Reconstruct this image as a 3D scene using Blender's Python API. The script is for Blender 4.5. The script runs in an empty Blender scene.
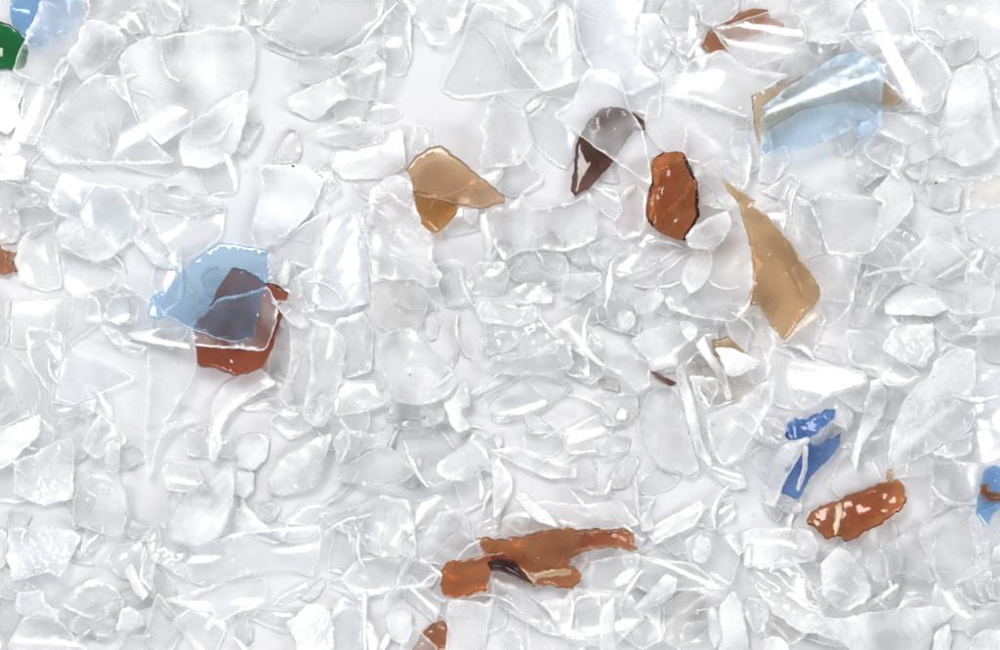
import bpy, math, random, hashlib
import numpy as np
from mathutils import Vector
from mathutils.geometry import delaunay_2d_cdt

# ---------------------------------------------------------------- scene set-up
sc = bpy.context.scene
COL = sc.collection
MM = 0.001
S = 0.09            # millimetres per photograph pixel: the frame is 90 mm wide
D = 500.0           # camera height over the table, mm

cam_d = bpy.data.cameras.new("camera")
cam_d.sensor_width = 36.0
cam_d.lens = 36.0 * D / (1000 * S)
cam_d.clip_start = 0.01
cam_d.clip_end = 20.0
cam = bpy.data.objects.new("camera", cam_d)
cam.location = (0, 0, D * MM)
COL.objects.link(cam)
sc.camera = cam

world = bpy.data.worlds.new("World")
sc.world = world
world.use_nodes = True
bg = world.node_tree.nodes["Background"]
bg.inputs[0].default_value = (0.95, 0.97, 1.0, 1)
bg.inputs[1].default_value = 0.44


def softbox(name, loc, size, power, color=(1, 1, 1)):
    d = bpy.data.lights.new(name, 'AREA')
    d.shape = 'RECTANGLE'
    d.size, d.size_y = size
    d.energy = power
    d.color = color
    o = bpy.data.objects.new(name, d)
    o.location = loc
    o.rotation_euler = (Vector((0, 0, 0)) - Vector(loc)).to_track_quat('-Z', 'Y').to_euler()
    COL.objects.link(o)
    return o


softbox("softbox_key", (-0.14, 0.26, 0.60), (0.26, 0.18), 1.9, (1.0, 0.985, 0.97))
softbox("softbox_side", (0.42, 0.05, 0.50), (0.14, 0.28), 1.15, (0.97, 0.985, 1.0))
softbox("softbox_front", (-0.22, -0.40, 0.48), (0.28, 0.12), 0.8, (0.98, 0.99, 1.0))

sc.view_settings.view_transform = 'Standard'
sc.view_settings.look = 'None'
sc.view_settings.exposure = 0.34
sc.view_settings.gamma = 1.0
sc.view_settings.use_curve_mapping = False
cy = sc.cycles
cy.max_bounces = 14
cy.diffuse_bounces = 4
cy.glossy_bounces = 6
cy.transmission_bounces = 12
cy.transparent_max_bounces = 48
cy.volume_bounces = 0
cy.caustics_refractive = True
cy.caustics_reflective = True
cy.blur_glossy = 0.6
cy.sample_clamp_indirect = 20.0
cy.use_adaptive_sampling = True
cy.adaptive_threshold = 0.035
cy.use_denoising = True
try:
    cy.denoiser = 'OPENIMAGEDENOISE'
    cy.denoising_input_passes = 'RGB_ALBEDO_NORMAL'
except Exception:
    pass


# ---------------------------------------------------------------- materials
def new_mat(name):
    m = bpy.data.materials.new(name)
    m.use_nodes = True
    nt = m.node_tree
    nt.nodes.clear()
    return m, nt.nodes, nt.links


def flake_material(name, tint=(0.985, 0.99, 0.992), T=None, t_mm=0.4, white=(0.93, 0.94, 0.95), ior=1.46, bump=0.25, rough=(0.02, 0.14), thin=False):
    """Clear moulded plastic; scuffed patches and stress-whitened edges follow the mesh attribute 'milk'.
    T: what one pass through t_mm of the plastic lets through (volume absorption) for dyed flakes."""
    m, N, L = new_mat(name)
    out = N.new('ShaderNodeOutputMaterial')
    tc = N.new('ShaderNodeTexCoord')
    oi = N.new('ShaderNodeObjectInfo')
    addv = N.new('ShaderNodeVectorMath'); addv.operation = 'ADD'
    cmb = N.new('ShaderNodeCombineXYZ')
    mul = N.new('ShaderNodeMath'); mul.operation = 'MULTIPLY'; mul.inputs[1].default_value = 3.7
    L.new(oi.outputs['Random'], mul.inputs[0])
    for i in range(3):
        L.new(mul.outputs[0], cmb.inputs[i])
    L.new(tc.outputs['Object'], addv.inputs[0]); L.new(cmb.outputs[0], addv.inputs[1])
    # scuff noise: clouds of fine abrasion
    n1 = N.new('ShaderNodeTexNoise'); n1.inputs['Scale'].default_value = 420; n1.inputs['Detail'].default_value = 3; n1.inputs['Roughness'].default_value = 0.72
    n2 = N.new('ShaderNodeTexNoise'); n2.inputs['Scale'].default_value = 1500; n2.inputs['Detail'].default_value = 1
    n3 = N.new('ShaderNodeTexNoise'); n3.inputs['Scale'].default_value = 420; n3.inputs['Detail'].default_value = 1.5
    N.remove(n2)
    for n in (n1, n3):
        L.new(addv.outputs[0], n.inputs['Vector'])
    rr = N.new('ShaderNodeMapRange')
    rr.inputs['From Min'].default_value = 0.38; rr.inputs['From Max'].default_value = 0.72
    rr.inputs['To Min'].default_value = rough[0]; rr.inputs['To Max'].default_value = rough[1]
    L.new(n1.outputs['Fac'], rr.inputs['Value'])
    bmp = N.new('ShaderNodeBump'); bmp.inputs['Strength'].default_value = bump; bmp.inputs['Distance'].default_value = 0.00045
    L.new(n3.outputs['Fac'], bmp.inputs['Height'])
    bmp2 = bmp
    if thin:        # a thin even wall: light passes straight through, both faces mirror a little (Schlick)
        lw = N.new('ShaderNodeLayerWeight'); lw.inputs['Blend'].default_value = 0.44
        pw = N.new('ShaderNodeMath'); pw.operation = 'POWER'; pw.inputs[1].default_value = 4.0
        L.new(lw.outputs['Facing'], pw.inputs[0])
        fr = N.new('ShaderNodeMath'); fr.operation = 'MULTIPLY_ADD'; fr.inputs[1].default_value = 0.94; fr.inputs[2].default_value = 0.055
        fr.use_clamp = True
        L.new(pw.outputs[0], fr.inputs[0])
        tp = N.new('ShaderNodeBsdfTransparent'); tp.inputs['Color'].default_value = (*tint, 1)
        N.remove(bmp); N.remove(n3)
        gl = N.new('ShaderNodeBsdfGlossy'); gl.inputs['Color'].default_value = (1, 1, 1, 1)
        L.new(rr.outputs[0], gl.inputs['Roughness'])
        g = N.new('ShaderNodeMixShader')
        L.new(fr.outputs[0], g.inputs[0]); L.new(tp.outputs[0], g.inputs[1]); L.new(gl.outputs[0], g.inputs[2])
    else:
        g = N.new('ShaderNodeBsdfPrincipled')
        g.inputs['Base Color'].default_value = (*tint, 1)
        g.inputs['Transmission Weight'].default_value = 1.0
        g.inputs['IOR'].default_value = ior
        g.inputs['Specular IOR Level'].default_value = 0.9
        L.new(rr.outputs[0], g.inputs['Roughness']); L.new(bmp2.outputs[0], g.inputs['Normal'])
    # whitened plastic
    w = N.new('ShaderNodeBsdfPrincipled')
    w.inputs['Base Color'].default_value = (*white, 1)
    w.inputs['Roughness'].default_value = 0.32
    if not thin:
        L.new(bmp2.outputs[0], w.inputs['Normal'])
    tr = N.new('ShaderNodeBsdfTranslucent'); tr.inputs['Color'].default_value = (*white, 1)
    mw = N.new('ShaderNodeMixShader'); mw.inputs[0].default_value = 0.36 if thin else 0.15
    L.new(w.outputs[0], mw.inputs[1]); L.new(tr.outputs[0], mw.inputs[2])
    at = N.new('ShaderNodeAttribute'); at.attribute_name = 'milk'
    # milk amount broken up by the scuff noise
    br = N.new('ShaderNodeMapRange')
    br.inputs['From Min'].default_value = 0.30; br.inputs['From Max'].default_value = 0.70
    br.inputs['To Min'].default_value = -0.3; br.inputs['To Max'].default_value = 0.3
    L.new(n1.outputs['Fac'], br.inputs['Value'])
    mm = N.new('ShaderNodeMath'); mm.operation = 'MULTIPLY'; mm.use_clamp = True
    iv = N.new('ShaderNodeMath'); iv.operation = 'SUBTRACT'; iv.inputs[0].default_value = 1.0; L.new(at.outputs['Fac'], iv.inputs[1])
    bf = N.new('ShaderNodeMath'); bf.operation = 'MULTIPLY_ADD'; bf.inputs[2].default_value = 1.0
    L.new(br.outputs[0], bf.inputs[0]); L.new(iv.outputs[0], bf.inputs[1])
    L.new(at.outputs['Fac'], mm.inputs[0]); L.new(bf.outputs[0], mm.inputs[1])
    mix = N.new('ShaderNodeMixShader')
    L.new(mm.outputs[0], mix.inputs[0]); L.new(g.outputs[0], mix.inputs[1]); L.new(mw.outputs[0], mix.inputs[2])
    L.new(mix.outputs[0], out.inputs['Surface'])
    if T is not None:
        sig = [-math.log(max(v, 1e-3)) / (t_mm * MM) for v in T]
        mx = max(sig)
        va = N.new('ShaderNodeVolumeAbsorption')
        va.inputs['Color'].default_value = (*[1 - s / mx for s in sig], 1)
        va.inputs['Density'].default_value = mx
        L.new(va.outputs[0], out.inputs['Volume'])
    return m


TINTS = {'clear': ((0.996, 0.997, 0.998), (0.975, 0.975, 0.98)), 'cool': ((0.982, 0.992, 0.998), (0.95, 0.97, 0.985)),
         'warm': ((0.994, 0.99, 0.972), (0.96, 0.955, 0.935)), 'grey': ((0.975, 0.978, 0.98), (0.93, 0.935, 0.94)), 'smoke': ((0.93, 0.91, 0.885), (0.85, 0.83, 0.8))}
MATS = {}
for nm_, (ti_, wh_) in TINTS.items():
    MATS[nm_] = flake_material(nm_ + '_plastic', tint=tuple(v ** .5 for v in ti_), white=wh_, bump=0.05, ior=1.24, rough=(0.08, 0.26))
    MATS[nm_ + '_thin'] = flake_material(nm_ + '_thin_plastic', tint=tuple(v ** .8 for v in ti_), white=wh_, thin=True, rough=(0.09, 0.28))
MATS.update({
    'amber': flake_material('amber_plastic', T=(0.83, 0.62, 0.43), t_mm=0.4, white=(0.75, 0.6, 0.42), bump=0.05),
    'tan': flake_material('tan_plastic', T=(0.88, 0.70, 0.48), t_mm=0.4, white=(0.8, 0.62, 0.42), bump=0.05),
    'caramel': flake_material('caramel_plastic', T=(0.80, 0.50, 0.32), t_mm=0.4, white=(0.7, 0.48, 0.34), bump=0.05),
    'gold': flake_material('gold_amber_plastic', T=(0.76, 0.50, 0.27), t_mm=0.4, white=(0.75, 0.6, 0.42), bump=0.05),
    'rust': flake_material('rust_plastic', T=(0.60, 0.19, 0.085), t_mm=0.5, white=(0.5, 0.25, 0.18), bump=0.06),
    'midblue': flake_material('mid_blue_plastic', thin=True, T=(0.40, 0.62, 0.87), t_mm=0.4, white=(0.45, 0.65, 0.88)),
    'orange': flake_material('orange_plastic', T=(0.80, 0.46, 0.17), t_mm=0.4, white=(0.75, 0.5, 0.25), bump=0.1),
    'brown': flake_material('brown_plastic', T=(0.69, 0.25, 0.075), t_mm=0.45, white=(0.62, 0.33, 0.17), bump=0.05),
    'redbrown': flake_material('red_brown_plastic', T=(0.70, 0.29, 0.10), t_mm=0.6, white=(0.5, 0.28, 0.18), bump=0.05),
    'dark': flake_material('dark_brown_plastic', T=(0.30, 0.13, 0.10), t_mm=0.5, white=(0.36, 0.25, 0.2), bump=0.05),
    'blue': flake_material('blue_plastic', thin=True, T=(0.62, 0.79, 0.925), t_mm=0.4, white=(0.5, 0.7, 0.9), bump=0.05),
    'ice': flake_material('pale_blue_plastic', thin=True, rough=(0.16, 0.36), T=(0.72, 0.85, 0.945), t_mm=0.4, white=(0.84, 0.92, 0.98), bump=0.05),
    'navy': flake_material('navy_plastic', T=(0.14, 0.31, 0.68), t_mm=0.45, white=(0.25, 0.4, 0.7), bump=0.05),
    'green': flake_material('green_plastic', T=(0.05, 0.52, 0.26), t_mm=0.5, white=(0.05, 0.4, 0.2), bump=0.25),
})

tab_m, N, L = new_mat('white_tabletop')
out = N.new('ShaderNodeOutputMaterial')
p = N.new('ShaderNodeBsdfPrincipled')
p.inputs['Roughness'].default_value = 0.45
tn = N.new('ShaderNodeTexNoise'); tn.inputs['Scale'].default_value = 60; tn.inputs['Detail'].default_value = 5
cr = N.new('ShaderNodeValToRGB')
cr.color_ramp.elements[0].color = (0.595, 0.595, 0.612, 1); cr.color_ramp.elements[0].position = 0.3
cr.color_ramp.elements[1].color = (0.635, 0.633, 0.645, 1); cr.color_ramp.elements[1].position = 0.7
tcx = N.new('ShaderNodeTexCoord')
L.new(tcx.outputs['Object'], tn.inputs['Vector']); L.new(tn.outputs['Fac'], cr.inputs[0]); L.new(cr.outputs[0], p.inputs['Base Color'])
L.new(p.outputs[0], out.inputs['Surface'])

# ---------------------------------------------------------------- the table
tm = bpy.data.meshes.new('white_tabletop')
h = 0.45
tm.from_pydata([(-h, -h, 0), (h, -h, 0), (h, h, 0), (-h, h, 0), (-h, -h, -.01), (h, -h, -.01), (h, h, -.01), (-h, h, -.01)], [],
               [(0, 1, 2, 3), (7, 6, 5, 4), (0, 4, 5, 1), (1, 5, 6, 2), (2, 6, 7, 3), (3, 7, 4, 0)])
tm.materials.append(tab_m)
table = bpy.data.objects.new('tabletop', tm)
table['kind'] = 'structure'
table['label'] = 'plain white tabletop under the plastic flakes'
COL.objects.link(table)

# ---------------------------------------------------------------- flake geometry
CELL = 2.0                                   # height-map cell, photograph pixels
HX0, HY0, HW, HH = -60, -60, 560, 385
HMAP = np.zeros((HH, HW))                    # top of the pile so far, mm


def inside(poly, X, Y):
    r = np.zeros(X.shape, bool)
    n = len(poly)
    for i in range(n):
        x0, y0 = poly[i]; x1, y1 = poly[(i + 1) % n]
        if y0 == y1:
            continue
        c = ((y0 > Y) != (y1 > Y)) & (X < (x1 - x0) * (Y - y0) / (y1 - y0) + x0)
        r ^= c
    return r


def dist_outline(P, poly):
    A = np.asarray(poly); B = np.roll(A, -1, 0)
    d = B - A
    l2 = np.maximum((d * d).sum(1), 1e-12)
    t = ((P[:, None, :] - A[None]) * d[None]).sum(2) / l2[None]
    t = np.clip(t, 0, 1)
    q = A[None] + t[..., None] * d[None]
    return np.sqrt(((P[:, None, :] - q) ** 2).sum(2)).min(1)


class Waves:
    """Smooth random surface: a few sine waves (smooth) or folded sines (creased)."""
    def __init__(self, rng, wl, amp, n=4, crease=False):
        self.c = []
        a0 = rng.uniform(0, math.tau)
        for _ in range(n):
            a = a0 + rng.gauss(0, .45) if crease else rng.uniform(0, math.tau)
            k = math.tau / (wl * rng.uniform(0.7, 1.5))
            self.c.append((k * math.cos(a), k * math.sin(a), rng.uniform(0, math.tau), amp * rng.uniform(0.5, 1.0) / math.sqrt(n)))
        self.crease = crease

    def __call__(self, x, y):
        z = np.zeros_like(x)
        for kx, ky, ph, a in self.c:
            s = np.sin(kx * x + ky * y + ph)
            z = z + a * (np.abs(s) * 1.6 - 0.8 if self.crease else s)
        return z


STYLE = {  # t thickness mm, bow mm, wob smooth waviness mm, cr creases mm, milk, ew edge whitening, pil pillow depth mm (0 = sheet), jag mm
    's': dict(t=.32, bow=1.0, wob=.12, cr=.0, milk=.11, ew=1.25, pil=0, jag=.07),
    'c': dict(t=.34, bow=2.2, wob=.12, cr=.0, milk=.11, ew=1.25, pil=0, jag=.07),
    'm': dict(t=.42, bow=1.2, wob=.15, cr=.05, milk=.4, ew=1.0, pil=0, jag=.08),
    'x': dict(t=.40, bow=.8, wob=.25, cr=.45, milk=.14, ew=.8, pil=0, jag=.11),
    'k': dict(t=1.5, bow=.2, wob=.12, cr=.15, milk=.12, ew=.6, pil=.55, jag=.08),
    'w': dict(t=1.6, bow=.2, wob=.14, cr=.15, milk=.5, ew=.6, pil=.7, jag=.09),
    'g': dict(t=1.1, bow=.3, wob=.15, cr=.45, milk=.12, ew=.7, pil=.6, jag=.11),
    'r': dict(t=.75, bow=.25, wob=.12, cr=.0, milk=.42, ew=.5, pil=.4, jag=.06),
    'h': dict(t=.42, bow=.6, wob=.10, cr=.0, milk=.02, ew=.18, pil=0, jag=.085),   # dyed sheets
}


def build_flake(name, pts, style, opts, mat, seed, parent=None):
    rng = random.Random(seed)
    kind_seed = seed // 7
    st = dict(STYLE[style]); st.update({k: v for k, v in opts.items() if k in st})
    bow_sign = opts.get('cup', rng.choice((1, 1, 1, -1)))
    P = np.array(pts, float)
    cx, cy_ = P.mean(0)
    Q = np.column_stack(((P[:, 0] - cx) * S, -(P[:, 1] - cy_) * S))       # mm, y up
    area = 0.5 * np.sum(Q[:, 0] * np.roll(Q[:, 1], -1) - np.roll(Q[:, 0], -1) * Q[:, 1])
    if area < 0:
        Q = Q[::-1]; area = -area
    # round the corners a little, then densify with a torn edge
    q2 = []
    n = len(Q)
    rc = 0.12 if st['pil'] == 0 else 0.17
    for i in range(n):
        a, b, c = Q[i - 1], Q[i], Q[(i + 1) % n]
        q2 += [b + (a - b) * rc, b * .84 + (a + c) * .08 if st['pil'] > 0.5 else b * .92 + (a + c) * .04, b + (c - b) * rc]
    step = max(0.24, min(0.42, math.sqrt(area) * 0.045))
    ring = []
    for i in range(len(q2)):
        a, b = q2[i], q2[(i + 1) % len(q2)]
        m = max(1, int(np.linalg.norm(b - a) / step + .5))
        for j in range(m):
            ring.append(a + (b - a) * (j / m))
    R = np.array(ring)
    tan = np.roll(R, -1, 0) - np.roll(R, 1, 0)
    tan /= np.maximum(np.linalg.norm(tan, axis=1, keepdims=True), 1e-9)
    nor = np.column_stack((tan[:, 1], -tan[:, 0]))                        # outward
    s = np.arange(len(R)) * step
    jag = np.zeros(len(R))
    for wl, am in ((3.1, .9), (1.3, .7), (.62, .5)):
        jag += am * np.sin(math.tau * s / wl * rng.uniform(.8, 1.25) + rng.uniform(0, 6.3))
    jag += np.array([rng.uniform(-.8, .8) for _ in range(len(R))])
    R = R + nor * (jag * st['jag'] * 0.5)[:, None]
    ewn = .45 + .4 * np.sin(math.tau * s / rng.uniform(5, 9) + rng.uniform(0, 6.3)) + .35 * np.sin(math.tau * s / rng.uniform(1.4, 2.6) + rng.uniform(0, 6.3))
    ewn = np.clip(ewn, 0.0, 1.2) ** 1.3 * rng.uniform(.4, 1.4) * np.array([rng.uniform(.45, 1.3) for _ in range(len(R))])
    eww = rng.uniform(.16, .38) * (1 + .5 * np.sin(math.tau * s / rng.uniform(3, 6) + rng.uniform(0, 6.3)))
    # mesh points
    inr = math.sqrt(area / math.pi)
    pp = [R]
    kinds = [np.zeros(len(R))]
    rings = (0.13, 0.30) if st['pil'] == 0 else (0.16, 0.42, 0.8)
    for d in rings:
        C = R - nor * d
        ok = inside(R, C[:, 0], C[:, 1]) & (dist_outline(C, R) > d * 0.8)
        C = C[ok][::1 if d < .2 else 2]
        pp.append(C)
    g = max(0.40, min(0.66, math.sqrt(area) * 0.065))
    mn, mx = R.min(0), R.max(0)
    gx, gy = np.meshgrid(np.arange(mn[0], mx[0], g), np.arange(mn[1], mx[1], g))
    G = np.column_stack((gx.ravel(), gy.ravel()))
    G += np.array([[rng.uniform(-.28, .28) * g, rng.uniform(-.28, .28) * g] for _ in range(len(G))]).reshape(-1, 2)
    ok = inside(R, G[:, 0], G[:, 1])
    G = G[ok]
    if len(G):
        G = G[dist_outline(G, R) > rings[-1] + g * .35]
    pp.append(G)
    V = np.concatenate(pp)
    nb = len(R)
    vo, eo, fo, ov, oe, of = delaunay_2d_cdt([Vector((float(a), float(b))) for a, b in V], [(i, (i + 1) % nb) for i in range(nb)], [], 1, 1e-7)
    V = np.array([(v.x, v.y) for v in vo])
    F = [tuple(f) for f in fo]
    # boundary edges of the triangulation
    cnt = {}
    for f in F:
        for i in range(len(f)):
            a, b = f[i], f[(i + 1) % len(f)]
            if (b, a) in cnt:
                del cnt[(b, a)]
            else:
                cnt[(a, b)] = 1
    bnd = list(cnt)
    dv = dist_outline(V, R)
    bset = {a for a, b in bnd} | {b for a, b in bnd}
    for i in bset:
        dv[i] = 0.0
    # middle surface
    cen = V.mean(0)
    cov = np.cov((V - cen).T)
    ev, evec = np.linalg.eigh(cov)
    ang = math.radians(opts['a']) if 'a' in opts else math.atan2(evec[1, 1], evec[0, 1]) + rng.uniform(-.35, .35)
    ax, ay = -math.sin(ang), math.cos(ang)                                # across the bend axis
    um = max(1e-3, np.abs((V[:, 0] - cen[0]) * ax + (V[:, 1] - cen[1]) * ay).max())
    asp = min(1.0, um / 4.0)
    w1 = Waves(rng, max(4.5, inr * 2.4), st['wob'], 3)
    w2 = Waves(rng, max(2.2, inr * 1.1), st['cr'], 4, True) if st['cr'] else None
    w3 = Waves(rng, 2.4, rng.uniform(0, .014), 4) if not st['pil'] and mat in TINTS else None
    bow = st['bow'] * asp * rng.uniform(.75, 1.2)
    folds = opts.get('fold', [])

    def mid(x, y):
        u = ((x - cen[0]) * ax + (y - cen[1]) * ay) / um
        z = bow * (1 - u * u) if bow_sign > 0 else bow * u * u
        z = z + w1(x, y)
        if w2 is not None:
            z = z + w2(x, y)
        if w3 is not None:
            z = z + w3(x, y)
        for fa, off, amp, wid in folds:                                   # ridges: angle, offset mm, height mm, half-width mm
            fr = math.radians(fa)
            q = (-(x) * math.sin(fr) + y * math.cos(fr) - off) / wid
            z = z + amp * np.exp(-q * q)
        return z

    pil = st['pil']
    rr = max(.2, min(pil, inr * .75)) if pil else 0.22

    def prof(d):
        q = 1 - np.clip(d / rr, 0, 1)
        e = np.sqrt(np.clip(1 - q * q, 0, 1))
        return (.22 + .78 * e) if pil else (.55 + .45 * e)

    t = st['t'] * rng.uniform(.85, 1.2) * (min(1.0, inr / 2.2) if pil > .5 else 1.0)
    zb = mid(V[:, 0], V[:, 1])
    if pil > 0.5:
        zb = zb * .6
    lift = (t * .3 * (1 - prof(dv))) if pil else (t * .5 * (1 - prof(dv)))
    # rest the flake on the pile: lowest plane that clears everything below it
    wx0 = int((P[:, 0].min() - HX0) / CELL); wx1 = int((P[:, 0].max() - HX0) / CELL) + 2
    wy0 = int((P[:, 1].min() - HY0) / CELL); wy1 = int((P[:, 1].max() - HY0) / CELL) + 2
    wx0, wy0 = max(0, wx0), max(0, wy0); wx1, wy1 = min(HW, wx1), min(HH, wy1)
    ix, iy = np.meshgrid(np.arange(wx0, wx1), np.arange(wy0, wy1))
    lx = ((ix + .5) * CELL + HX0 - cx) * S
    ly = -((iy + .5) * CELL + HY0 - cy_) * S
    msk = inside(R, lx, ly)
    hb = mid(lx, ly) * (.6 if pil > .5 else 1)
    Hs = HMAP[wy0:wy1, wx0:wx1]
    if msk.any():
        need = (Hs - hb)[msk]
        xs, ys = lx[msk], ly[msk]
        lv = opts.get('lev', .6 if area < 35 else (.4 if area < 70 else .16))
        sl = np.linspace(-lv, lv, 21)
        A, B = np.meshgrid(sl, sl)
        if len(xs) > 700:
            pick = np.argsort(-need)[:350]
            pick = np.unique(np.concatenate((pick, np.arange(0, len(xs), max(1, len(xs) // 350)))))
            need, xs, ys = need[pick], xs[pick], ys[pick]
        cc = (need[None] - A.ravel()[:, None] * xs[None] - B.ravel()[:, None] * ys[None]).max(1)
        score = cc + A.ravel() * cen[0] + B.ravel() * cen[1] + 0.4 * (A.ravel() ** 2 + B.ravel() ** 2)
        k = int(np.argmin(score))
        pa, pb, pc = A.ravel()[k], B.ravel()[k], cc[k]
    else:
        pa = pb = 0.0; pc = float(-zb.min())
    pc += .04
    top_h = pa * lx + pb * ly + pc + hb + t
    Hs[msk] = np.maximum(Hs[msk], top_h[msk])
    base = pa * V[:, 0] + pb * V[:, 1] + pc
    z0 = float((base + zb).min())
    bot = base + zb + lift
    top = base + zb + t - (t * .7 * (1 - prof(dv)) if pil else t * .5 * (1 - prof(dv)))
    if pil > .5:            # broken faces: slanted planes cut the top of a chunk
        th = top - base - zb
        for _ in range(4):
            fa = rng.uniform(0, math.tau); sl_ = rng.uniform(.12, .5)
            pl = t * rng.uniform(.75, 1.05) - sl_ * (math.cos(fa) * (V[:, 0] - cen[0]) + math.sin(fa) * (V[:, 1] - cen[1]))
            th = np.minimum(th, np.maximum(pl, t * .3))
        top = base + zb + np.maximum(th, lift + .05)
    nv = len(V)
    # a sheared cut: the underside edge runs out a little beyond the top one
    sh = np.zeros((nv, 2))
    slant = (rng.uniform(-.10, .10), rng.uniform(-.10, .10))
    sh[dv < 1e-6] = slant
    verts = np.concatenate((np.column_stack((V + sh, bot)), np.column_stack((V, top))))
    verts[:, 2] -= z0
    faces = [tuple(reversed(f)) for f in F] + [tuple(i + nv for i in f) for f in F] + [(a, b, b + nv, a + nv) for a, b in bnd]
    me = bpy.data.meshes.new(name)
    me.from_pydata((verts * MM).tolist(), [], faces)
    me.materials.append(MATS[mat + '_thin' if mat in TINTS and not pil and not (style in 'cx' and kind_seed % 3 < 2) else mat])
    me.shade_smooth()
    # hard arris along the cut edge of sheets
    if not pil:
        sharp = np.zeros(len(me.edges), bool)
        evs = np.empty(len(me.edges) * 2, int); me.edges.foreach_get('vertices', evs); evs = evs.reshape(-1, 2)
        bl = {tuple(sorted(e)) for e in bnd} | {tuple(sorted((a + nv, b + nv))) for a, b in bnd}
        for i, (a, b) in enumerate(evs):
            if (min(a, b), max(a, b)) in bl:
                sharp[i] = True
        at = me.attributes.new('sharp_edge', 'BOOLEAN', 'EDGE'); at.data.foreach_set('value', sharp)
    # whitening: a base haze, plus crushed edges
    dR = ((V[:, None, :] - R[None]) ** 2).sum(2).argmin(1)
    ew = st['ew'] * ewn[dR] * np.clip(1 - dv / eww[dR], 0, 1) ** .8
    scr = Waves(rng, 3.0, .05, 4)(V[:, 0], V[:, 1])
    milk = np.clip(st['milk'] * np.clip(1 + 1.3 * Waves(rng, 7.0, .7, 3)(V[:, 0], V[:, 1]), .1, 2.2) + ew + scr * (st['milk'] > .04), 0, 1)
    if mat in TINTS:        # the broken edge itself scatters light
        milk[dv < 1e-6] = np.maximum(milk[dv < 1e-6], .55 if st['ew'] > .3 else .3)
    ma = me.attributes.new('milk', 'FLOAT', 'POINT')
    ma.data.foreach_set('value', np.concatenate((milk, milk)).astype(np.float32))
    o = bpy.data.objects.new(name, me)
    # the picture position is that of the flake's middle at its own height
    zc = float((verts[:, 2].mean() + z0))
    k = (D - zc) / D
    loc = Vector(((cx - 500) * S * k, (325 - cy_) * S * k, z0)) * MM
    if parent is not None:
        o.parent = parent
        o.location = loc - parent.location
    else:
        o.location = loc
    COL.objects.link(o)
    return o


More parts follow.
